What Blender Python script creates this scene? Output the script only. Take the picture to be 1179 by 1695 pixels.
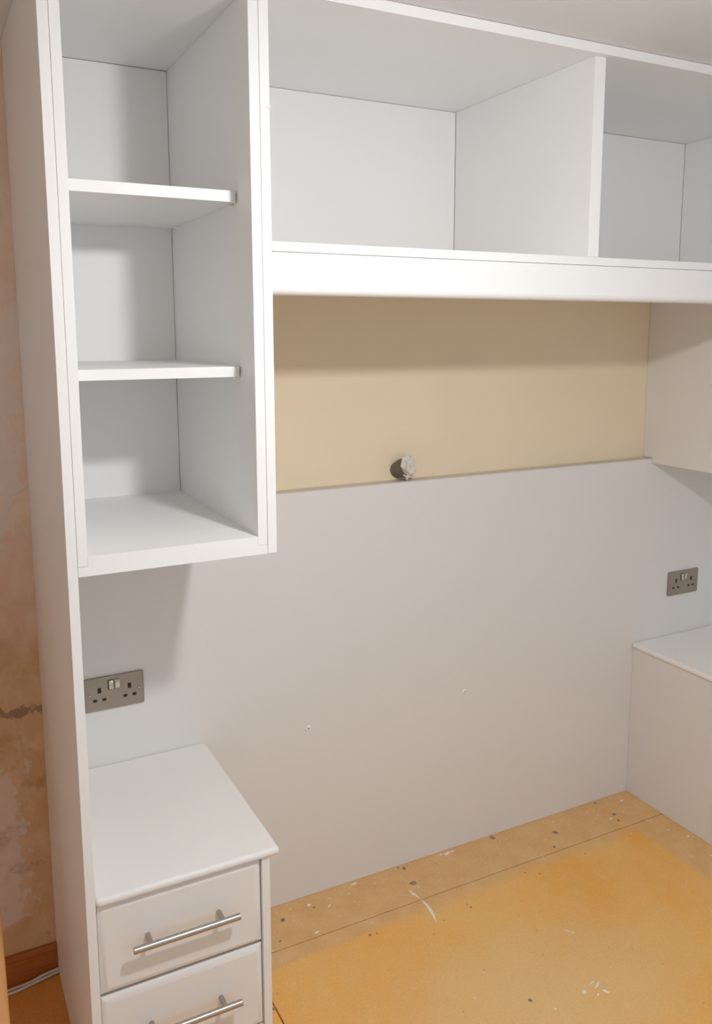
import bpy, bmesh, math, random
from mathutils import Vector, Matrix

for o in list(bpy.data.objects):
    bpy.data.objects.remove(o, do_unlink=True)
S = bpy.context.scene
COL = S.collection

# ------------------------------------------------------------------ camera
YAW, PITCH, ROLL = -0.4761, -0.1514, -0.0018
FPX, PX, PY, IW, IH = 1404.2, 593.65, 763.6, 1179.0, 1695.0
cam_d = bpy.data.cameras.new('camera')
cam = bpy.data.objects.new('camera', cam_d)
COL.objects.link(cam)
S.camera = cam
cam_d.sensor_fit = 'HORIZONTAL'
cam_d.sensor_width = 36.0
cam_d.lens = FPX / IW * 36.0
cam_d.shift_x = -(PX - IW / 2) / IW
cam_d.shift_y = (PY - IH / 2) / IW
cam_d.clip_start = 0.02
fwd = Vector((-math.sin(YAW) * math.cos(PITCH), math.cos(YAW) * math.cos(PITCH), math.sin(PITCH)))
rt = Vector((math.cos(YAW), math.sin(YAW), 0))
up = rt.cross(fwd)
r2 = math.cos(ROLL) * rt + math.sin(ROLL) * up
u2 = -math.sin(ROLL) * rt + math.cos(ROLL) * up
M = Matrix((r2, u2, -fwd)).transposed().to_4x4()
M.translation = Vector((-0.2104, -2.0708, 1.6241))
cam.matrix_world = M

# ------------------------------------------------------------------ world, exposure, main lamp settings
w = bpy.data.worlds.new('world')
S.world = w
w.use_nodes = True
w.node_tree.nodes['Background'].inputs[0].default_value = (0.88, 0.95, 1.05, 1)
w.node_tree.nodes['Background'].inputs[1].default_value = 1.3
S.view_settings.view_transform = 'Standard'
S.view_settings.look = 'None'
S.view_settings.gamma = 1.0
S.view_settings.use_curve_mapping = False
S.view_settings.exposure = 0.09
S.cycles.max_bounces = 14
S.cycles.diffuse_bounces = 9
BULB_POS = Vector((0.555, -1.450, 2.016))      # bare pendant bulb, just right of the frame
BULB_R, BULB_H = 0.050, 0.045   # half-globe diffuser: radius, depth
BULB_STRENGTH = 490.0
BULB_COLOR = (1.0, 1.0, 0.995)
# unseen window added behind the camera as soft frontal fill; daylight enters there
WX0, WX1, WZ0, WZ1 = 0.35, 2.15, 0.80, 2.05
pd = bpy.data.lights.new('fill_window_portal', 'AREA')
pd.shape = 'RECTANGLE'
pd.size, pd.size_y = WX1 - WX0, WZ1 - WZ0
pd.cycles.is_portal = True
portal = bpy.data.objects.new('fill_window_portal', pd)
COL.objects.link(portal)
portal.location = ((WX0 + WX1) / 2, -3.375, (WZ0 + WZ1) / 2)
portal.rotation_euler = (math.radians(90), 0, 0)

# ------------------------------------------------------------------ materials
def lin(r, g, b):
    f = lambda c: (c / 255 / 12.92) if c / 255 <= 0.04045 else ((c / 255 + 0.055) / 1.055) ** 2.4
    return (f(r), f(g), f(b), 1)

class NT:
    def __init__(self, name):
        self.m = bpy.data.materials.new(name)
        self.m.use_nodes = True
        self.t = self.m.node_tree
        self.b = self.t.nodes['Principled BSDF']
    def n(self, typ, **kw):
        nd = self.t.nodes.new(typ)
        for k, v in kw.items():
            setattr(nd, k, v)
        return nd
    def put(self, sock, v):
        if hasattr(v, 'default_value') or hasattr(v, 'is_linked'):
            self.t.links.new(v, sock)
        else:
            sock.default_value = v
    def math(self, op, a, b=0.0, c=0.0, clamp=False):
        nd = self.n('ShaderNodeMath', operation=op, use_clamp=clamp)
        for s, v in zip(nd.inputs, (a, b, c)):
            self.put(s, v)
        return nd.outputs[0]
    def ramp(self, v, a, b):
        nd = self.n('ShaderNodeMapRange', interpolation_type='SMOOTHSTEP')
        self.put(nd.inputs[0], v)
        self.put(nd.inputs[1], a)
        self.put(nd.inputs[2], b)
        return nd.outputs[0]
    def noise(self, vec, scale, detail=4, rough=0.55, dist=0.0):
        nd = self.n('ShaderNodeTexNoise')
        self.put(nd.inputs['Vector'], vec)
        nd.inputs['Scale'].default_value = scale
        nd.inputs['Detail'].default_value = detail
        nd.inputs['Roughness'].default_value = rough
        nd.inputs['Distortion'].default_value = dist
        return nd.outputs[0]
    def mix(self, f, a, b):
        nd = self.n('ShaderNodeMix', data_type='RGBA')
        self.put(nd.inputs[0], f)
        self.put(nd.inputs[6], a)
        self.put(nd.inputs[7], b)
        return nd.outputs[2]
    def pos(self):
        return self.n('ShaderNodeNewGeometry').outputs['Position']
    def obj(self):
        return self.n('ShaderNodeTexCoord').outputs['Object']
    def scale(self, v, s):
        nd = self.n('ShaderNodeVectorMath', operation='MULTIPLY')
        self.put(nd.inputs[0], v)
        nd.inputs[1].default_value = s
        return nd.outputs[0]
    def sep(self, v):
        nd = self.n('ShaderNodeSeparateXYZ')
        self.put(nd.inputs[0], v)
        return nd.outputs
    def bump(self, h, strength=0.1, dist=0.002):
        nd = self.n('ShaderNodeBump')
        nd.inputs['Strength'].default_value = strength
        nd.inputs['Distance'].default_value = dist
        self.put(nd.inputs['Height'], h)
        self.t.links.new(nd.outputs[0], self.b.inputs['Normal'])
    def set(self, **kw):
        for k, v in kw.items():
            self.put(self.b.inputs[k.replace('_', ' ')], v)
        return self.m

def plain(name, col, rough, metal=0.0, var=0.03, scale=6.0, bump=0.0, spec=0.5):
    k = NT(name)
    p = k.pos()
    nz = k.noise(p, scale, 3)
    a = tuple(c * (1 - var) for c in col[:3]) + (1,)
    b = tuple(min(1, c * (1 + var)) for c in col[:3]) + (1,)
    k.set(Base_Color=k.mix(nz, a, b), Roughness=rough, Metallic=metal)
    k.b.inputs['Specular IOR Level'].default_value = spec
    if bump:
        k.bump(k.noise(p, 220, 2), bump, 0.001)
    return k.m

MAT = {}
MAT['white'] = plain('white_laminate', (0.87, 0.866, 0.858), 0.42, var=0.012, scale=3, bump=0.03, spec=0.4)
MAT['drawer'] = plain('white_vinyl_drawer', (0.83, 0.82, 0.805), 0.38, var=0.012, scale=3, spec=0.4)
MAT['headboard'] = plain('pale_grey_panel', (0.765, 0.762, 0.757), 0.5, var=0.015, scale=2, bump=0.03, spec=0.35)
MAT['cream'] = plain('cream_wall_paint', (0.83, 0.715, 0.53), 0.7, var=0.03, scale=4, bump=0.08, spec=0.3)
MAT['ceiling'] = plain('ceiling_paint', (0.76, 0.755, 0.755), 0.8, var=0.02, scale=3, bump=0.05, spec=0.2)
MAT['room'] = plain('white_room_paint', (0.85, 0.87, 0.885), 0.8, var=0.02, scale=2, bump=0.05, spec=0.2)
MAT['chip'] = plain('bare_grey_board', (0.55, 0.52, 0.48), 0.8, var=0.06, scale=30, spec=0.2)
MAT['mdf'] = plain('raw_mdf', (0.64, 0.59, 0.53), 0.7, var=0.05, scale=40, spec=0.2)
MAT['dark'] = plain('dark_slot', (0.012, 0.010, 0.009), 0.6, var=0.05)
MAT['shadow_gap'] = plain('gap_shade_carcass', (0.05, 0.043, 0.036), 0.8)  # carcass coloured near black to put shade into the drawer gaps
MAT['plug'] = plain('white_plastic', (0.90, 0.88, 0.85), 0.4, var=0.02)
MAT['cable'] = plain('white_cable_sheath', (0.72, 0.68, 0.64), 0.45, var=0.04, scale=20)
MAT['pipe'] = plain('grey_brown_sleeve', (0.17, 0.14, 0.115), 0.65, var=0.2, scale=60, spec=0.3)
MAT['tissue'] = plain('crumpled_pale_grey', (0.68, 0.65, 0.61), 0.75, var=0.12, scale=90, spec=0.2)
MAT['splash'] = plain('dried_white_paint', (0.85, 0.82, 0.76), 0.6, var=0.05, scale=50)
MAT['specks'] = plain('dusty_paint_specks', (0.78, 0.68, 0.56), 0.7, var=0.1, scale=80)
MAT['nail'] = plain('dark_nail_stain', (0.30, 0.21, 0.14), 0.7, var=0.3, scale=150)

def mat_brushed(name, col, rough):
    k = NT(name)
    p = k.scale(k.obj(), (3, 300, 300))
    nz = k.noise(p, 3.0, 2)
    r = k.n('ShaderNodeMapRange')
    k.put(r.inputs[0], nz)
    r.inputs[3].default_value = rough - 0.08
    r.inputs[4].default_value = rough + 0.1
    k.set(Base_Color=k.mix(nz, tuple(c * .85 for c in col) + (1,), tuple(col) + (1,)), Metallic=1.0, Roughness=r.outputs[0])
    return k.m
MAT['steel'] = mat_brushed('brushed_steel', (0.50, 0.465, 0.425), 0.40)
MAT['plate'] = mat_brushed('brushed_nickel_plate', (0.42, 0.37, 0.315), 0.38)
MAT['rocker'] = mat_brushed('polished_rocker', (0.72, 0.68, 0.60), 0.25)

def mat_glass():
    k = NT('fill_window_glass')
    tr = k.n('ShaderNodeBsdfTransparent')
    gl = k.n('ShaderNodeBsdfGlossy')
    gl.inputs['Roughness'].default_value = 0.02
    mx = k.n('ShaderNodeMixShader')
    mx.inputs[0].default_value = 0.06
    k.t.links.new(tr.outputs[0], mx.inputs[1])
    k.t.links.new(gl.outputs[0], mx.inputs[2])
    k.t.links.new(mx.outputs[0], k.t.nodes['Material Output'].inputs['Surface'])
    return k.m
MAT['glass'] = mat_glass()

def mat_plaster():
    k = NT('bare_patchy_plaster')
    p = k.pos()
    x, y, z = k.sep(p)
    big = k.noise(p, 3.2, 6, 0.6, 0.4)
    mid = k.noise(p, 9.0, 6, 0.65, 0.6)
    fine = k.noise(p, 34.0, 5, 0.7)
    pink = k.mix(k.ramp(mid, 0.35, 0.7), lin(231, 203, 180), lin(240, 219, 202))
    tan = k.mix(k.ramp(mid, 0.35, 0.68), lin(218, 184, 142), lin(232, 206, 170))
    hz = k.math('ADD', z, k.math('MULTIPLY', k.math('SUBTRACT', mid, 0.5), 0.10))
    base = k.mix(k.ramp(hz, 0.80, 1.06), tan, pink)
    # skim patches left on the wall: one high up, one low down
    e = k.math('MULTIPLY', k.math('SUBTRACT', mid, 0.5), 0.22)
    e2 = k.math('MULTIPLY', k.math('SUBTRACT', fine, 0.5), 0.08)
    xe = k.math('ADD', k.math('ADD', x, e), e2)
    def band(v, a, b, s):
        return k.math('MULTIPLY', k.ramp(v, a, a + s), k.math('SUBTRACT', 1.0, k.ramp(v, b - s, b)))
    ze = k.math('ADD', z, k.math('MULTIPLY', e, 1.5))
    slope = k.math('ADD', xe, k.math('MULTIPLY', k.math('SUBTRACT', ze, 1.25), -0.10))
    hi = k.math('MULTIPLY', k.math('SUBTRACT', 1.0, k.ramp(slope, -0.035, -0.025)), band(ze, 1.12, 1.68, 0.02))
    lo = k.math('MULTIPLY', k.math('SUBTRACT', 1.0, k.ramp(xe, -0.072, -0.060)), band(ze, 0.13, 0.57, 0.02))
    patch = k.mix(fine, lin(224, 211, 200), lin(238, 228, 219))
    col = k.mix(k.math('MULTIPLY', hi, 0.8), base, patch)
    col = k.mix(k.math('MULTIPLY', lo, 0.85), col, patch)
    # blotches of old size in the lower half
    bl = k.math('MULTIPLY', k.ramp(k.noise(p, 11.0, 6, 0.65, 0.2), 0.50, 0.64), k.math('SUBTRACT', 1.0, k.ramp(z, 0.62, 0.72)))
    col = k.mix(k.math('MULTIPLY', bl, 0.45), col, lin(176, 138, 98))
    # ragged grey-brown seam at dado height
    sz = k.math('ADD', z, k.math('MULTIPLY', k.math('SUBTRACT', k.noise(p, 22, 4, 0.6), 0.5), 0.05))
    seam = k.math('MULTIPLY', band(k.math('ADD', sz, e2), 0.698, 0.728, 0.008), k.ramp(k.noise(p, 17, 3), 0.24, 0.40))
    col = k.mix(k.math('MULTIPLY', seam, 0.85), col, lin(158, 134, 118))
    k.set(Base_Color=col, Roughness=0.85)
    k.b.inputs['Specular IOR Level'].default_value = 0.15
    h = k.math('ADD', k.math('MULTIPLY', fine, 0.4), k.math('ADD', hi, lo))
    k.bump(h, 0.35, 0.002)
    return k.m
MAT['plaster'] = mat_plaster()

def mat_floor():
    k = NT('stained_floor_sheet')
    p = k.pos()
    x, y, z = k.sep(p)
    n1 = k.noise(p, 2.6, 5, 0.6, 0.3)
    n2 = k.noise(p, 14, 5, 0.65)
    n3 = k.noise(k.scale(p, (90, 420, 90)), 1.0, 3, 0.6)
    bare = k.mix(k.ramp(n2, 0.15, 0.85), lin(216, 171, 117), lin(229, 190, 138))
    orange = k.mix(k.ramp(n1, 0.32, 0.66), lin(237, 173, 82), lin(238, 188, 112))
    orange = k.mix(k.math('MULTIPLY', k.ramp(n2, 0.45, 0.75), 0.25), orange, lin(228, 194, 138))
    orange = k.mix(k.math('MULTIPLY', k.ramp(k.noise(p, 30, 5, 0.75, 0.5), 0.48, 0.72), 0.30), orange, lin(244, 206, 140))
    # the old varnish stops short of the walls along a ragged straight line
    wob = k.math('MULTIPLY', k.math('SUBTRACT', n2, 0.5), 0.03)
    wob2 = k.math('MULTIPLY', k.math('SUBTRACT', n1, 0.5), 0.09)
    n4 = k.noise(p, 46, 4, 0.7)
    wob3 = k.math('MULTIPLY', k.math('SUBTRACT', n4, 0.5), 0.06)
    soft = k.math('MULTIPLY', k.ramp(x, 0.75, 1.1), 0.030)
    my = k.math('SUBTRACT', 1.0, k.ramp(k.math('ADD', k.math('ADD', k.math('ADD', y, wob), wob2), wob3), k.math('SUBTRACT', -0.230, k.math('MULTIPLY', soft, 0.3)), k.math('ADD', -0.208, k.math('MULTIPLY', soft, 1.7))))
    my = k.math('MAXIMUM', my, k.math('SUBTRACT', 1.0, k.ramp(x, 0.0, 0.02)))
    mx = k.math('SUBTRACT', 1.0, k.ramp(k.math('ADD', x, wob), 1.775, 1.800))
    m = k.math('MULTIPLY', my, mx)
    # worn patch towards the middle of the sheet
    wx = k.math('MULTIPLY', k.math('SUBTRACT', x, 1.05), 1.2)
    wy = k.math('MULTIPLY', k.math('ADD', y, 0.62), 1.9)
    d = k.math('ADD', k.math('MULTIPLY', wx, wx), k.math('MULTIPLY', wy, wy))
    worn = k.math('MULTIPLY', k.math('SUBTRACT', 1.0, k.ramp(k.math('ADD', d, k.math('MULTIPLY', n1, 0.25)), 0.05, 0.55)), 0.60)
    orange = k.mix(worn, orange, lin(228, 200, 150))
    orange = k.mix(k.math('MULTIPLY', k.math('SUBTRACT', 1.0, k.ramp(x, 0.0, 0.02)), 0.7), orange, lin(200, 128, 54))  # end panel's shade put into the floor colour left of it
    col = k.mix(m, bare, orange)
    # fibre and dust
    n5 = k.noise(k.scale(p, (150, 150, 150)), 1.0, 3, 0.7)
    col = k.mix(k.math('MULTIPLY', k.ramp(n5, 0.50, 0.72), 0.22), col, lin(246, 214, 160))
    col = k.mix(k.math('MULTIPLY', k.ramp(n5, 0.48, 0.28), 0.16), col, lin(176, 118, 62))
    col = k.mix(k.math('MULTIPLY', k.ramp(n3, 0.55, 0.8), 0.18), col, lin(168, 118, 70))
    vor = k.n('ShaderNodeTexVoronoi', feature='F1')
    k.put(vor.inputs['Vector'], p)
    vor.inputs['Scale'].default_value = 48
    speck = k.math('MULTIPLY', k.math('SUBTRACT', 1.0, k.ramp(vor.outputs['Distance'], 0.05, 0.14)),
                   k.ramp(k.noise(p, 7, 4), 0.50, 0.62))
    sp_area = k.math('ADD', k.math('MULTIPLY', k.math('SUBTRACT', 1.0, m), 0.6), 0.10)
    col = k.mix(k.math('MULTIPLY', speck, sp_area), col, lin(232, 214, 192))
    dk = k.n('ShaderNodeTexVoronoi', feature='F1')
    k.put(dk.inputs['Vector'], k.scale(p, (1, 1, 1)))
    dk.inputs['Scale'].default_value = 19
    dsp = k.math('SUBTRACT', 1.0, k.ramp(dk.outputs['Distance'], 0.03, 0.07))
    col = k.mix(k.math('MULTIPLY', dsp, 0.35), col, lin(120, 84, 54))
    rough = k.mix(m, (0.75, 0.75, 0.75, 1), (0.45, 0.45, 0.45, 1))
    k.set(Base_Color=col, Roughness=rough)
    k.b.inputs['Specular IOR Level'].default_value = 0.35
    k.bump(k.math('ADD', n2, k.math('MULTIPLY', n3, 0.3)), 0.12, 0.001)
    return k.m
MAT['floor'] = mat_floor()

def mat_wood(name, c1, c2, sc, rough=0.5):
    k = NT(name)
    p = k.scale(k.obj(), sc)
    n1 = k.noise(p, 1.0, 5, 0.6, 0.6)
    col = k.mix(k.ramp(n1, 0.3, 0.7), c1, c2)
    k.set(Base_Color=col, Roughness=rough)
    k.b.inputs['Specular IOR Level'].default_value = 0.35
    k.bump(n1, 0.1, 0.001)
    return k.m
MAT['skirting'] = mat_wood('dark_stained_skirting', lin(166, 96, 46), lin(188, 118, 64), (5, 60, 60))
MAT['pine'] = mat_wood('varnished_pine', lin(220, 160, 98), lin(236, 188, 132), (60, 60, 4), 0.4)

# ------------------------------------------------------------------ builders
def link(name, mesh, mat, parent=None, loc=(0, 0, 0)):
    o = bpy.data.objects.new(name, mesh)
    COL.objects.link(o)
    if mat is not None and not mesh.materials:
        mesh.materials.append(MAT[mat] if isinstance(mat, str) else mat)
    loc = Vector(loc)
    if parent is not None:
        o.parent = parent
        loc = loc - world_loc(parent)
    o.location = loc
    return o

def world_loc(o):
    v = Vector(o.location)
    while o.parent:
        o = o.parent
        v += o.location
    return v

def finish(bm, name, angle=35):
    me = bpy.data.meshes.new(name)
    bm.normal_update()
    bm.to_mesh(me)
    bm.free()
    me.set_sharp_from_angle(angle=math.radians(angle))
    for f in me.polygons:                       # flat faces stay flat, only bevels and curves are smooth
        n = f.normal
        f.use_smooth = max(abs(n.x), abs(n.y), abs(n.z)) < 0.99999
    return me

def bm_box(sx, sy, sz, bev=0.0008, seg=2):
    bm = bmesh.new()
    bmesh.ops.create_cube(bm, size=1)
    bmesh.ops.scale(bm, vec=(sx, sy, sz), verts=bm.verts)
    if bev:
        bmesh.ops.bevel(bm, geom=bm.edges[:], offset=bev, segments=seg, profile=0.5, affect='EDGES', clamp_overlap=True)
    return bm

def box(name, x, y, z, mat, parent=None, bev=0.0008, seg=2, ang=35):
    sx, sy, sz = x[1] - x[0], y[1] - y[0], z[1] - z[0]
    me = finish(bm_box(sx, sy, sz, bev, seg), name, ang)
    return link(name, me, mat, parent, ((x[0] + x[1]) / 2, (y[0] + y[1]) / 2, (z[0] + z[1]) / 2))

def prism_x(name, prof, x, mat, parent=None, bev=0.0008, loc=None):
    """profile of (y, z) points extruded along x"""
    c = Vector((x[0], sum(p[0] for p in prof) / len(prof), sum(p[1] for p in prof) / len(prof)))
    bm = bmesh.new()
    a = [bm.verts.new((0, p[0] - c.y, p[1] - c.z)) for p in prof]
    f = bm.faces.new(a)
    r = bmesh.ops.extrude_face_region(bm, geom=[f])
    bmesh.ops.translate(bm, vec=(x[1] - x[0], 0, 0), verts=[v for v in r['geom'] if isinstance(v, bmesh.types.BMVert)])
    bmesh.ops.recalc_face_normals(bm, faces=bm.faces)
    if bev:
        bmesh.ops.bevel(bm, geom=bm.edges[:], offset=bev, segments=2, profile=0.5, affect='EDGES', clamp_overlap=True)
    return link(name, finish(bm, name), mat, parent, c)

def prism_z(name, prof, z, mat, parent=None, bev=0.0008):
    """plan outline of (x, y) points extruded along z"""
    c = Vector((sum(p[0] for p in prof) / len(prof), sum(p[1] for p in prof) / len(prof), z[0]))
    bm = bmesh.new()
    f = bm.faces.new([bm.verts.new((p[0] - c.x, p[1] - c.y, 0)) for p in prof])
    r = bmesh.ops.extrude_face_region(bm, geom=[f])
    bmesh.ops.translate(bm, vec=(0, 0, z[1] - z[0]), verts=[v for v in r['geom'] if isinstance(v, bmesh.types.BMVert)])
    bmesh.ops.recalc_face_normals(bm, faces=bm.faces)
    if bev:
        bmesh.ops.bevel(bm, geom=bm.edges[:], offset=bev, segments=2, profile=0.5, affect='EDGES', clamp_overlap=True)
    return link(name, finish(bm, name), mat, parent, c)

def bm_cyl(bm, p0, p1, r0, r1=None, seg=20, bev=0.0):
    r1 = r0 if r1 is None else r1
    p0, p1 = Vector(p0), Vector(p1)
    d = p1 - p0
    q = d.to_track_quat('Z', 'Y')
    rings = []
    prof = [(0, r0), (1, r1)] if not bev else [(0, r0 - bev), (bev / d.length, r0), (1 - bev / d.length, r1), (1, r1 - bev)]
    for t, r in prof:
        rings.append([bm.verts.new(p0 + d * t + q @ Vector((r * math.cos(2 * math.pi * i / seg), r * math.sin(2 * math.pi * i / seg), 0))) for i in range(seg)])
    for a, b in zip(rings, rings[1:]):
        for i in range(seg):
            bm.faces.new((a[i], a[(i + 1) % seg], b[(i + 1) % seg], b[i]))
    bm.faces.new(rings[0][::-1])
    bm.faces.new(rings[-1])

def cyl(name, p0, p1, r0, mat, parent=None, r1=None, seg=20, bev=0.0, origin=None):
    o = Vector(origin) if origin is not None else (Vector(p0) + Vector(p1)) / 2
    bm = bmesh.new()
    bm_cyl(bm, Vector(p0) - o, Vector(p1) - o, r0, r1, seg, bev)
    return link(name, finish(bm, name, 40), mat, parent, o)

def tube(name, pts, r, mat, parent=None, seg=10):
    """swept round section along a Catmull-Rom path"""
    P = [Vector(p) for p in pts]
    P = [P[0] * 2 - P[1]] + P + [P[-1] * 2 - P[-2]]
    path = []
    for i in range(1, len(P) - 2):
        for k in range(8):
            t = k / 8
            a, b, c, d = P[i - 1:i + 3]
            path.append(0.5 * ((2 * b) + (c - a) * t + (2 * a - 5 * b + 4 * c - d) * t * t + (3 * b - a - 3 * c + d) * t ** 3))
    path.append(P[-2])
    o = path[len(path) // 2].copy()
    bm = bmesh.new()
    rings = []
    for i, p in enumerate(path):
        t = (path[min(i + 1, len(path) - 1)] - path[max(i - 1, 0)]).normalized()
        s = t.cross(Vector((0, 0, 1)))
        s = s.normalized() if s.length > 1e-4 else Vector((1, 0, 0))
        v = s.cross(t)
        rings.append([bm.verts.new(p - o + r * (math.cos(2 * math.pi * j / seg) * s + math.sin(2 * math.pi * j / seg) * v)) for j in range(seg)])
    for a, b in zip(rings, rings[1:]):
        for j in range(seg):
            bm.faces.new((a[j], a[(j + 1) % seg], b[(j + 1) % seg], b[j]))
    bm.faces.new(rings[0][::-1])
    bm.faces.new(rings[-1])
    bmesh.ops.recalc_face_normals(bm, faces=bm.faces)
    return link(name, finish(bm, name, 60), mat, parent, o)

def thing(name, loc, label, cat, group=None):
    o = bpy.data.objects.new(name, None)
    o.empty_display_size = 0.1
    COL.objects.link(o)
    o.location = loc
    return tag(o, label, cat, group)

def tag(o, label, cat, group=None):
    o['label'] = label
    o['category'] = cat
    if group:
        o['group'] = group
    return o

def structure(o, label=None):
    o['kind'] = 'structure'
    if label:
        o['label'] = label
    return o

# ------------------------------------------------------------------ dimensions (metres; headboard face is y = 0)
WALL = 0.040
XB, XC, XD, XE, XF = 0.0185, 0.0364, 0.3628, 0.3834, 0.4026
D = 0.525
CEIL = 2.2570
ZB, ZI, ZT = 1.1875, 1.2239, 2.2375
XK, XR = 1.976, 1.932
XEND = 2.400          # right end of the furniture run
XWL, XWR, YWR = -1.45, 2.4015, -3.3
HB = 1.1993

# ------------------------------------------------------------------ the room
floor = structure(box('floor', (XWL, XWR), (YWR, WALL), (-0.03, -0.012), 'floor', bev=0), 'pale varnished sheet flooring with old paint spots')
def floor_panel(x, y, m='floor'):
    return box('floor_panel', x, y, (-0.012, 0.0), m, floor, bev=0.0012, seg=2)
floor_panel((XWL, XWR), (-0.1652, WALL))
floor_panel((0.452, XWR), (-1.385, -0.1680))
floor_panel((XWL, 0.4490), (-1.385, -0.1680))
floor_panel((XWL, 1.05), (YWR, -1.3865), 'chip')
floor_panel((1.0515, XWR), (YWR, -1.3865), 'chip')

structure(box('ceiling', (XWL, XWR), (YWR, WALL), (CEIL, CEIL + 0.05), 'ceiling', bev=0), 'plain off-white ceiling')
structure(box('wall_back', (0.009, XWR), (WALL, WALL + 0.08), (0, CEIL), 'cream', bev=0), 'cream painted wall above the headboard panel')
structure(box('wall_back_left', (XWL, 0.009), (WALL, WALL + 0.08), (0, CEIL), 'plaster', bev=0), 'bare patchy plaster wall beside the tall end panel')
structure(box('wall_right', (XWR, XWR + 0.08), (YWR, WALL), (0, CEIL), 'room', bev=0), 'plain white side wall')
structure(box('wall_left', (XWL - 0.08, XWL), (YWR, WALL), (0, CEIL), 'room', bev=0), 'plain white side wall opposite')
def rear_wall():
    bm = bmesh.new()
    for x0, x1, z0, z1 in ((XWL, WX0, 0, CEIL), (WX1, XWR, 0, CEIL), (WX0, WX1, 0, WZ0), (WX0, WX1, WZ1, CEIL)):
        r = bmesh.ops.create_cube(bm, size=1)
        bmesh.ops.scale(bm, vec=(x1 - x0, 0.08, z1 - z0), verts=r['verts'])
        bmesh.ops.translate(bm, vec=((x0 + x1) / 2, 0, (z0 + z1) / 2), verts=r['verts'])
    structure(link('wall_rear', finish(bm, 'wall_rear'), 'room', None, (0, YWR - 0.04, 0)), 'white wall behind the camera with an opening for the added fill window')
rear_wall()
fill_win = bpy.data.objects.new('added_fill_window', None)  # invented window, out of view, added to fill the furniture fronts with light
COL.objects.link(fill_win)
fill_win.location = ((WX0 + WX1) / 2, YWR - 0.05, WZ0)
structure(fill_win, 'white framed two-light window added behind the camera for fill light')
ym = (YWR - 0.068, YWR - 0.028)
xm = (WX0 + WX1) / 2
for x, z in (((WX0, WX0 + 0.045), (WZ0, WZ1)), ((WX1 - 0.045, WX1), (WZ0, WZ1)), ((xm - 0.025, xm + 0.025), (WZ0 + 0.045, WZ1 - 0.045)),
             ((WX0 + 0.045, WX1 - 0.045), (WZ0, WZ0 + 0.045)), ((WX0 + 0.045, WX1 - 0.045), (WZ1 - 0.045, WZ1))):
    box('frame_bar', x, ym, z, 'plug', fill_win, bev=0.002)
for x in ((WX0 + 0.045, xm - 0.025), (xm + 0.025, WX1 - 0.045)):
    box('pane', x, (YWR - 0.050, YWR - 0.046), (WZ0 + 0.045, WZ1 - 0.045), 'glass', fill_win, bev=0)
box('fill_window_sill', (WX0 - 0.04, WX1 + 0.04), (YWR + 0.0005, YWR + 0.06), (WZ0 - 0.022, WZ0 - 0.001), 'plug', fill_win, bev=0.004)

prof = [(WALL - 0.0005, 0.0005), (WALL - 0.0155, 0.0005), (WALL - 0.0155, 0.066), (WALL - 0.010, 0.075), (WALL - 0.0005, 0.0765)]
sk = prism_x('baseboard_back_left', prof, (XWL, -0.0005), 'skirting', bev=0.0008)
structure(sk, 'low dark-stained wooden skirting board')

# ------------------------------------------------------------------ pendant bulb (the room's lamp, right of the frame)
def build_pendant():
    k = NT('glowing_bulb')
    em = k.n('ShaderNodeEmission')
    em.inputs[0].default_value = BULB_COLOR + (1,)
    em.inputs[1].default_value = BULB_STRENGTH
    k.t.links.new(em.outputs[0], k.t.nodes['Material Output'].inputs['Surface'])
    x, y, z = BULB_POS
    t = thing('pendant_lamp', (x, y, CEIL), 'half-globe pendant lamp hanging from the ceiling on a short white cord', 'lamp')
    cyl('ceiling_rose', (x, y, CEIL - 0.022), (x, y, CEIL - 0.0005), 0.034, 'plug', t, r1=0.045, seg=24)
    cyl('cord', (x, y, z + 0.105), (x, y, CEIL - 0.02), 0.003, 'plug', t, seg=8)
    cyl('lamp_holder', (x, y, z + 0.05), (x, y, z + 0.108), 0.017, 'plug', t, r1=0.012, seg=20)
    cyl('housing', (x, y, z + 0.0005), (x, y, z + 0.0505), BULB_R, 'plug', t, r1=0.018, seg=28)
    bm = bmesh.new()
    seg, rings = 28, []
    for i in range(7):
        a = i * math.pi / 14
        r, h = BULB_R * math.cos(a), -BULB_H * math.sin(a)
        rings.append([bm.verts.new((r * math.cos(2 * math.pi * j / seg), r * math.sin(2 * math.pi * j / seg), h)) for j in range(seg)])
    tip = bm.verts.new((0, 0, -BULB_H))
    for p, q in zip(rings, rings[1:]):
        for j in range(seg):
            bm.faces.new((p[j], q[j], q[(j + 1) % seg], p[(j + 1) % seg]))
    for j in range(seg):
        bm.faces.new((rings[-1][j], tip, rings[-1][(j + 1) % seg]))
    bmesh.ops.recalc_face_normals(bm, faces=bm.faces)
    link('diffuser', finish(bm, 'diffuser', 180), k.m, t, BULB_POS)
build_pendant()

# ------------------------------------------------------------------ headboard panel with its ledge
hb = thing('headboard_panel', (1.2, 0.02, 0), 'wide plain pale grey headboard panel fixed low across the wall', 'headboard')
box('panel', (XB + 0.0006, XEND), (0.0, 0.018), (0.0006, HB - 0.0022), 'headboard', hb, bev=0.0008)
box('batten', (XB + 0.0006, XEND), (0.0184, WALL - 0.0004), (0.0006, HB - 0.0024), 'mdf', hb, bev=0.0006)
box('capping', (XB + 0.0006, XEND), (0.0010, WALL - 0.0004), (HB - 0.0020, HB), 'mdf', hb, bev=0.0004)

# ------------------------------------------------------------------ tall end panel on the left
ep = prism_z('end_panel', [(0, -D), (0.0180, -D), (0.0180, WALL - 0.0006), (0, WALL - 0.0006)], (0.0005, CEIL - 0.0008), 'white', bev=0.0008)
tag(ep, 'tall narrow white end panel standing full height beside the bare plaster', 'panel')

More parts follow.
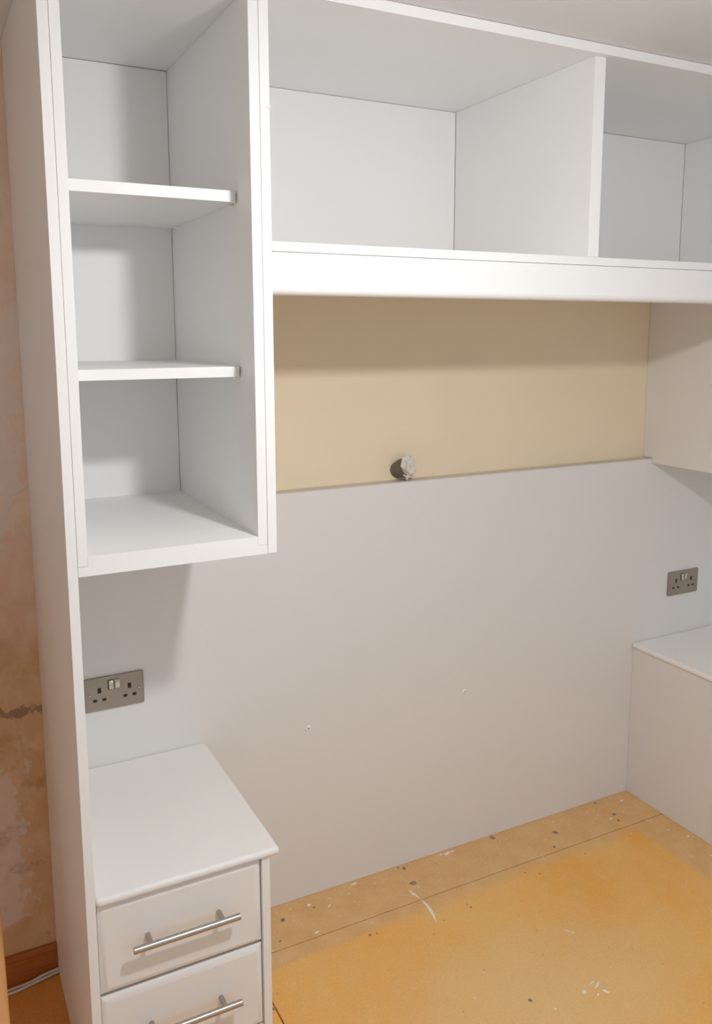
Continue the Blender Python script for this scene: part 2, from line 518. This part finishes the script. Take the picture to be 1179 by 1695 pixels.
# ------------------------------------------------------------------ open shelf tower
NOTCH = 0.0012
def notched(y0, z0, z1, yback):
    return [(y0, z0), (-NOTCH, z0), (-NOTCH, HB + NOTCH), (yback, HB + NOTCH), (yback, z1), (y0, z1)]
BK = WALL - 0.006
tw = thing('shelf_tower', (0.2, -0.25, ZB), 'white open shelf tower with two shelves above the drawer unit', 'shelving')
prism_x('side_panel', notched(-D, ZB + 0.0182, CEIL - 0.0008, WALL - 0.0006), (XB, XC), 'white', tw)
prism_x('side_panel', notched(-D, ZB + 0.0182, CEIL - 0.0008, WALL - 0.0006), (XD, XE - 0.0006), 'white', tw)
prism_x('bottom_panel', [(-D, ZB + 0.0180), (-NOTCH, ZB + 0.0180), (-NOTCH, ZI), (-D, ZI)], (XC + 0.0001, XD - 0.0001), 'white', tw, bev=0)
box('under_panel', (XB, XE - 0.0006), (-D, -NOTCH), (ZB, ZB + 0.0180), 'white', tw, bev=0)
box('top_panel', (XC + 0.0002, XD - 0.0002), (-D, BK), (ZT, CEIL - 0.0008), 'white', tw)
box('back_panel', (XC + 0.001, XD - 0.001), (BK, WALL - 0.0006), (HB + 0.0015, ZT - 0.001), 'white', tw, bev=0.0004)
box('bottom_infill', (XC + 0.0001, XD - 0.0001), (-NOTCH, BK), (HB + 0.0015, ZI), 'white', tw, bev=0)
def rounded_shelf(x0, x1, y0, y1, r=0.010):
    pts = [(x0, y1), (x0, y0)]
    for i in range(7):
        a = -math.pi / 2 + i * math.pi / 12
        pts.append((x1 - r + r * math.cos(a), y0 + r + r * math.sin(a)))
    pts.append((x1, y1))
    return pts
for zt_, zb_ in ((1.8946, 1.8728), (1.5563, 1.5355)):
    prism_z('shelf', rounded_shelf(XC + 0.0005, XD - 0.0006, -D + 0.076, BK - 0.0006), (zb_, zt_), 'white', tw, bev=0.001)
    for py in (-D + 0.105, -0.03):
        cyl('shelf_pin', (XD - 0.010, py, zb_ - 0.0026), (XD - 0.0001, py, zb_ - 0.0026), 0.0024, 'plug', tw, seg=10)
        cyl('shelf_pin', (XC + 0.0001, py, zb_ - 0.0026), (XC + 0.010, py, zb_ - 0.0026), 0.0024, 'plug', tw, seg=10)

# ------------------------------------------------------------------ overbed bridge unit
ZF0, ZF1 = 1.7765, 1.7950       # bridge floor board
ZU = 2.2350                     # underside of its top
XG0, XG1 = 1.186, 1.2180
XH = 2.092
br = thing('bridge_unit', (1.4, -0.25, ZF0), 'long white open overbed bridge unit under the ceiling', 'cabinet')
prism_x('side_panel', notched(-D, ZB - 0.0003, CEIL - 0.0008, WALL - 0.0006), (XE, XF), 'white', br)
box('floor_board', (XF + 0.0003, XEND), (-D + 0.0005, WALL - 0.0006), (ZF0, ZF1), 'white', br, bev=0.0006)
box('top_board', (XF + 0.0003, XEND), (-0.541, WALL - 0.0006), (ZU, CEIL - 0.0010), 'white', br, bev=0.0008)
box('divider', (XG0, XG1), (-D + 0.0005, BK), (ZF1 + 0.0002, ZU - 0.0002), 'white', br, bev=0.0008)
box('divider', (XH, XH + 0.018), (-D + 0.0005, BK), (ZF1 + 0.0002, ZU - 0.0002), 'white', br, bev=0.0008)
for a, b in ((XF + 0.001, XG0 - 0.001), (XG1 + 0.001, XH - 0.001), (XH + 0.019, XEND)):
    box('back_panel', (a, b), (BK, WALL - 0.0006), (ZF1 + 0.0003, ZU - 0.001), 'white', br, bev=0.0004)
# pelmet with a rounded lower edge
pr = [(-D + 0.020, 1.7755), (-D + 0.0015, 1.7755), (-D + 0.0015, 1.7085)]
for i in range(1, 7):
    a = i * math.pi / 12
    pr.append((-D + 0.0015 + 0.014 * (1 - math.cos(a)), 1.7085 - 0.014 * math.sin(a)))
pr.append((-D + 0.020, 1.6945))
prism_x('pelmet', pr, (XF + 0.0006, XK - 0.0006), 'white', br, bev=0)
box('pelmet_lining', (XF + 0.0006, XK - 0.0006), (-D + 0.0205, -D + 0.040), (1.7000, 1.7755), 'mdf', br, bev=0.0006)
cyl('screw_cap', (XF - 0.001, -D - 0.0015, 2.037), (XF - 0.001, -D + 0.002, 2.037), 0.003, 'white', br, seg=12)

# ------------------------------------------------------------------ hanging cabinet on the right, under the bridge
hc = thing('hanging_cabinet', (2.19, -0.25, 1.1836), 'white hanging cabinet on the right under the bridge unit', 'cabinet')
ZH0, ZH1 = 1.1836, ZF0 - 0.0006
prism_x('side_panel', notched(-D, ZH0, ZH1, WALL - 0.0006), (XK, XK + 0.018), 'headboard', hc)
prism_x('side_panel', notched(-D, ZH0, ZH1, WALL - 0.0006), (XEND - 0.018, XEND), 'white', hc)
box('bottom_panel', (XK + 0.0182, XEND - 0.0182), (-D, -NOTCH), (ZH0 + 0.0182, ZH0 + 0.0362), 'white', hc)
box('back_panel', (XK + 0.0182, XEND - 0.0182), (BK, WALL - 0.0006), (HB + 0.04, ZH1), 'white', hc)
prism_z('shelf', rounded_shelf(XK + 0.0185, XEND - 0.0185, -D + 0.076, BK - 0.0006), (1.50, 1.52), 'white', hc, bev=0.001)

# ------------------------------------------------------------------ drawer units and their worktops
def drawer_mesh(wd, ht, dp=0.018):
    """drawer front with a sloping lip all round, like wrapped board; origin at the back centre"""
    bm = bmesh.new()
    s = 0.0135
    rings = []
    for ins, y in ((0.0, 0.0), (0.0, -dp + 0.0085), (0.0012, -dp + 0.0066), (s - 0.002, -dp + 0.0004), (s, -dp)):
        a, b = wd / 2 - ins, ht / 2 - ins
        rings.append([bm.verts.new(v) for v in ((-a, y, -b), (a, y, -b), (a, y, b), (-a, y, b))])
    for p, q in zip(rings, rings[1:]):
        for i in range(4):
            bm.faces.new((p[i], p[(i + 1) % 4], q[(i + 1) % 4], q[i]))
    bm.faces.new(rings[0][::-1])
    bm.faces.new(rings[-1])
    bmesh.ops.recalc_face_normals(bm, faces=bm.faces)
    return finish(bm, 'drawer', 25)

def handle_mesh(half=0.109, post=0.0735, off=0.034):
    bm = bmesh.new()
    bm_cyl(bm, (-half, -off, 0), (half, -off, 0), 0.0068, seg=20, bev=0.0007)
    for s in (-post, post):
        bm_cyl(bm, (s, 0.0, 0), (s, -off + 0.003, 0), 0.0052, seg=16)
    bmesh.ops.recalc_face_normals(bm, faces=bm.faces)
    return finish(bm, 'handle', 40)

DM = drawer_mesh(0.3372, 0.1905)
DM.materials.append(MAT['drawer'])
HM = handle_mesh()
HM.materials.append(MAT['steel'])

def drawer_unit(x0, x1, ztop, dx0, label, has_left_panel):
    t = thing('drawer_unit', ((x0 + x1) / 2, -0.26, 0.0), label, 'drawers')
    zc = ztop - 0.0182
    box('side_panel', (x1 - 0.0174, x1), (-D + 0.006, -0.0006), (0.0006, zc), 'white', t)
    if has_left_panel:
        box('side_panel', (x0, x0 + 0.018), (-D + 0.006, -0.0006), (0.0006, zc), 'headboard', t)
    xi = x0 + (0.0182 if has_left_panel else 0.0008)
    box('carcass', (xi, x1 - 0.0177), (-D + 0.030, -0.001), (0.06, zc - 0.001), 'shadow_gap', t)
    box('plinth', (xi, x1 - 0.0177), (-D + 0.05, -D + 0.066), (0.0006, 0.0595), 'white', t)
    wd = (x1 - 0.0177) - xi - 0.003
    for zc_ in (ztop - 0.1175, ztop - 0.3155):
        d = link('drawer', DM, None, t, (xi + 0.0015 + wd / 2, -D + 0.0255, zc_))
        d.scale = (wd / 0.3372, 1, 1)
        h = bpy.data.objects.new('handle', HM)
        COL.objects.link(h)
        h.parent = d
        h.location = (0.0, -0.018, 0.0075)
    zlow = (ztop - 0.3155) - 0.0960 - 0.0035
    box('kick_rail', (xi + 0.001, x1 - 0.0187), (-D + 0.0085, -D + 0.026), (0.062, zlow), 'drawer', t)
    return t

drawer_unit(XB, 0.3764, 0.5470, XB, 'white bedside drawer unit with steel bar handles under the shelf tower', False)
drawer_unit(XR, XEND, 0.5550, XR, 'pale grey bedside unit standing in the right corner, seen from its side', True)
wt = box('worktop', (XB + 0.0006, 0.3974), (-D - 0.0015, -0.0006), (0.5290, 0.5470), 'white', bev=0.0080, seg=5)
tag(wt, 'white round-edged worktop on the drawer unit below the left socket', 'worktop')
wt2 = box('worktop', (1.9235, XEND), (-D - 0.0015, -0.0006), (0.5370, 0.5550), 'white', bev=0.0080, seg=5)
tag(wt2, 'white round-edged worktop on the right-hand bedside unit', 'worktop')

# ------------------------------------------------------------------ twin sockets
def bm_plate():
    bm = bm_box(0.146, 0.0065, 0.086, 0)
    ed = [e for e in bm.edges if abs(e.verts[0].co.y - e.verts[1].co.y) > 0.001]
    bmesh.ops.bevel(bm, geom=ed, offset=0.004, segments=4, profile=0.5, affect='EDGES')
    ed = [e for e in bm.edges if all(v.co.y < -0.003 for v in e.verts)]
    bmesh.ops.bevel(bm, geom=ed, offset=0.0028, segments=3, profile=0.5, affect='EDGES')
    return bm
def socket(x, z, label):
    t = thing('wall_socket', (x, -0.0002, z), label, 'socket', 'twin switched wall sockets')
    pl = link('plate', finish(bm_plate(), 'plate'), 'plate', t, (x, -0.0035, z))
    yf = -0.00675
    for i, dx in enumerate((-0.0082, 0.0075)):
        box('switch_surround', (x + dx - 0.0078, x + dx + 0.0072), (yf - 0.0006, yf + 0.001), (z + 0.0085, z + 0.0335), 'dark' if i == 0 else 'plate', t, bev=0.0003, seg=1)
        bm = bm_box(0.0115, 0.004, 0.0215, 0.0008)
        bmesh.ops.rotate(bm, cent=(0, 0, 0), matrix=Matrix.Rotation(math.radians(-6 if i == 0 else 4), 3, 'X'), verts=bm.verts)
        link('rocker_switch', finish(bm, 'rocker_switch'), 'rocker', t, (x + dx, yf - 0.0012, z + 0.021))
    for cx in (-0.037, 0.037):
        box('pin_slot', (x + cx - 0.0042, x + cx + 0.0042), (yf - 0.0003, yf + 0.002), (z + 0.003, z + 0.0165), 'dark', t, bev=0.0002, seg=1)
        for sx in (-0.0112, 0.0112):
            box('pin_slot', (x + cx + sx - 0.0047, x + cx + sx + 0.0047), (yf - 0.0003, yf + 0.002), (z - 0.0185, z - 0.0115), 'dark', t, bev=0.0002, seg=1)
    for sx in (-0.0603, 0.0603):
        rim = cyl('screw', (x + sx, yf + 0.001, z), (x + sx, yf - 0.0005, z), 0.0034, 'dark', t, seg=16)
        cyl('screw_head', (x + sx, yf + 0.001, z), (x + sx, yf - 0.0008, z), 0.0027, 'rocker', rim, seg=16)
socket(0.0945 + 0.073, 0.6939 + 0.043, 'brushed nickel twin socket above the drawer unit worktop')
socket(2.0813 + 0.073, 0.6993 + 0.043, 'brushed nickel twin socket above the right-hand bedside worktop')

# ------------------------------------------------------------------ white plugs in the headboard panel
def plug(x, z, label):
    t = thing('wall_plug', (x, -0.0002, z), label, 'plug', 'fixing plugs in the headboard panel')
    bm = bmesh.new()
    seg = 18
    rings = []
    for r, y in ((0.0078, 0.0), (0.0074, -0.0022), (0.0050, -0.0040), (0.0022, -0.0040), (0.0019, -0.0015)):
        rings.append([bm.verts.new((r * math.cos(2 * math.pi * i / seg), y, r * math.sin(2 * math.pi * i / seg))) for i in range(seg)])
    for a, b in zip(rings, rings[1:]):
        for i in range(seg):
            bm.faces.new((a[i], a[(i + 1) % seg], b[(i + 1) % seg], b[i]))
    bm.faces.new(rings[0])
    bm.faces.new(rings[-1])
    bmesh.ops.recalc_face_normals(bm, faces=bm.faces)
    link('collar', finish(bm, 'collar', 40), 'plug', t, (x, -0.0004, z))
    cyl('screw_hole', (x, -0.0008, z), (x, -0.0030, z), 0.0016, 'dark', t, seg=12)
plug(0.6952, 0.5183, 'small white plastic plug in the headboard panel nearer the drawer unit')
plug(1.2264, 0.5197, 'small white plastic plug in the middle of the headboard panel')

# ------------------------------------------------------------------ stuffed cable sleeve poking out of the cream wall
def sleeve():
    t = thing('cable_sleeve', (1.005, WALL, 1.232), 'grey sleeve stub stuffed with crumpled pale wadding above the headboard ledge', 'sleeve')
    a = Vector((1.006, WALL - 0.0004, 1.2275))
    b = Vector((1.016, 0.001, 1.243))
    bm = bmesh.new()
    seg = 24
    q = (b - a).to_track_quat('Z', 'Y')
    rings = []
    for tt, r in ((0, 0.0262), (0.5, 0.0275), (1.0, 0.0280), (1.0, 0.0255), (0.8, 0.0250)):
        c = a + (b - a) * tt
        rings.append([bm.verts.new(c - a + q @ Vector((r * math.cos(2 * math.pi * i / seg), r * math.sin(2 * math.pi * i / seg), 0))) for i in range(seg)])
    for v in rings[0]:
        v.co.y = 0.0
    for p, r in zip(rings, rings[1:]):
        for i in range(seg):
            bm.faces.new((p[i], p[(i + 1) % seg], r[(i + 1) % seg], r[i]))
    bm.faces.new(rings[-1])
    bmesh.ops.recalc_face_normals(bm, faces=bm.faces)
    link('sleeve', finish(bm, 'sleeve', 40), 'pipe', t, a)
    rnd = random.Random(5)
    bm = bmesh.new()
    bmesh.ops.create_icosphere(bm, subdivisions=4, radius=1.0)
    dirs = [(Vector((rnd.gauss(0, 1), rnd.gauss(0, 1), rnd.gauss(0, 1))).normalized(), rnd.uniform(2.5, 9), rnd.uniform(0, 6.3)) for _ in range(14)]
    for v in bm.verts:
        n = v.co.copy()
        k = 1.0
        for dvec, fr, ph in dirs:
            k += 0.095 * abs(math.sin(fr * n.dot(dvec) + ph)) - 0.058
        v.co = Vector((n.x * 0.0210, n.y * 0.017, n.z * 0.0320)) * k
    link('wadding', finish(bm, 'wadding', 28), 'tissue', t, b + Vector((0.001, -0.004, 0.001)))
sleeve()

# ------------------------------------------------------------------ cable on the floor, pine board at the far left
cb = thing('power_cable', (-0.12, 0.0, 0.0), 'thin pale twin cable lying along the dark skirting board', 'cable')
tube('strand', [(-0.52, -0.012, 0.0042), (-0.30, -0.006, 0.0042), (-0.125, -0.004, 0.0042), (-0.06, 0.006, 0.0045), (-0.001, 0.017, 0.0060)], 0.0036, 'cable', cb)
tube('strand', [(-0.52, 0.004, 0.0042), (-0.30, 0.004, 0.0042), (-0.125, 0.0085, 0.0042), (-0.075, 0.0105, 0.0060), (-0.04, 0.0155, 0.0105), (-0.001, 0.0195, 0.0125)], 0.0032, 'cable', cb)

pine = box('pine_board', (-0.245, -0.137), (-0.0125, 0.0125), (0, 1.30), 'pine', bev=0.004, seg=3)
pine.location = (-0.191, -0.18, 0.6505)
pine.rotation_euler = (math.radians(-17.5), 0, 0)
tag(pine, 'varnished pine board leaning at the far left corner', 'board')

# ------------------------------------------------------------------ paint marks and nail stains on the floor
def fleck(name, pts, mat, h=0.0003):
    cx = sum(p[0] for p in pts) / len(pts)
    cy = sum(p[1] for p in pts) / len(pts)
    bm = bmesh.new()
    f = bm.faces.new([bm.verts.new((p[0] - cx, p[1] - cy, 0)) for p in pts])
    r = bmesh.ops.extrude_face_region(bm, geom=[f])
    bmesh.ops.translate(bm, vec=(0, 0, h), verts=[v for v in r['geom'] if isinstance(v, bmesh.types.BMVert)])
    bmesh.ops.recalc_face_normals(bm, faces=bm.faces)
    return link(name, finish(bm, name, 40), mat, floor, (cx, cy, 0.0))
RR = random.Random(11)
def blob(x, y, rx, ry, rot=0, n=12, rag=0.25):
    pts = []
    for i in range(n):
        a = 2 * math.pi * i / n
        k = 1 + RR.uniform(-rag, rag)
        u, v = rx * k * math.cos(a), ry * k * math.sin(a)
        pts.append((x + u * math.cos(rot) - v * math.sin(rot), y + u * math.sin(rot) + v * math.cos(rot)))
    return pts
def streak(path, wmax):
    L, R = [], []
    n = len(path)
    for i, (x, y) in enumerate(path):
        a, b = path[max(i - 1, 0)], path[min(i + 1, n - 1)]
        dx, dy = b[0] - a[0], b[1] - a[1]
        l = math.hypot(dx, dy)
        t = i / (n - 1)
        wv = wmax * (0.15 + math.sin(math.pi * t) ** 0.7) * RR.uniform(0.75, 1.2)
        L.append((x - dy / l * wv, y + dx / l * wv))
        R.append((x + dy / l * wv, y - dx / l * wv))
    return L + R[::-1]
fleck('paint_streak', streak([(0.964, -0.113), (0.966, -0.135), (0.972, -0.160)], 0.0035), 'splash')
fleck('paint_streak', streak([(0.973, -0.169), (0.975, -0.195), (0.973, -0.220), (0.967, -0.245), (0.962, -0.268)], 0.0040), 'splash')
for x, y, rx, ry, rot in [(1.195, -0.648, 0.012, 0.003, 0.5), (1.200, -0.672, 0.010, 0.005, -0.9), (1.152, -0.650, 0.006, 0.005, 0), (1.178, -0.672, 0.006, 0.002, 0.4),
                          (1.188, -0.636, 0.008, 0.002, 0.2), (1.262, -0.462, 0.011, 0.002, -1.0), (1.270, -0.474, 0.006, 0.0025, -1.0), (1.161, -0.016, 0.013, 0.006, 0.2),
                          (1.140, -0.012, 0.006, 0.003, 0.6), (1.180, -0.014, 0.008, 0.003, -0.3), (0.676, -0.038, 0.007, 0.005, 0), (0.726, -0.067, 0.007, 0.002, 0.9),
                          (0.649, -0.150, 0.008, 0.003, 0.3), (1.758, -0.108, 0.006, 0.003, 0), (1.872, -0.042, 0.009, 0.003, 0.3), (0.832, -0.014, 0.008, 0.004, 0.1),
                          (1.053, -0.659, 0.004, 0.002, 0.4), (1.908, -0.300, 0.005, 0.003, 0.4)]:
    fleck('paint_spot', blob(x, y, rx, ry, rot, 11, 0.4), 'splash')
for x, y, r in [(0.585, -0.062, 0.0085), (0.990, -0.092, 0.0115), (1.002, -0.019, 0.008), (0.988, -0.008, 0.005), (1.338, -0.013, 0.010), (1.785, -0.094, 0.009), (1.772, -0.128, 0.0065),
                (1.537, -0.084, 0.010), (1.777, -0.011, 0.006), (1.483, -0.145, 0.006), (0.684, -0.054, 0.004), (0.773, -0.227, 0.005), (0.793, -0.230, 0.003), (1.015, -0.610, 0.0065),
                (1.355, -0.230, 0.0035), (1.318, -0.207, 0.003), (1.546, -0.217, 0.003), (1.082, -0.261, 0.004), (1.079, -0.244, 0.003), (0.983, -0.271, 0.0025), (0.547, -0.136, 0.004), (0.448, -0.345, 0.006)]:
    fleck('nail_stain', blob(x, y, r * 0.95, r * 0.75, RR.uniform(0, 3), 12, 0.12), 'nail', 0.00025)
def specks():
    bm = bmesh.new()
    for i in range(260):
        x = RR.uniform(0.45, 1.93)
        y = -abs(RR.gauss(0, 0.09)) - 0.004
        if RR.random() < 0.10:
            y = RR.uniform(-0.9, -0.2)
        if RR.random() < 0.12:
            x, y = RR.uniform(1.80, 1.925), RR.uniform(-0.5, -0.1)
        r = abs(RR.gauss(0, 0.0008)) + 0.0005
        pts = blob(x - 1.2, y + 0.1, r * RR.uniform(1, 2.4), r, RR.uniform(0, 3), 6, 0.35)
        lo = [bm.verts.new((p[0], p[1], 0.0)) for p in pts]
        hi = [bm.verts.new((p[0], p[1], 0.0002)) for p in pts]
        bm.faces.new(hi)
        for j in range(6):
            bm.faces.new((lo[j], lo[(j + 1) % 6], hi[(j + 1) % 6], hi[j]))
    o = link('paint_specks', finish(bm, 'paint_specks', 40), 'specks', floor, (1.2, -0.1, 0.0))
    o['kind'] = 'stuff'
specks()
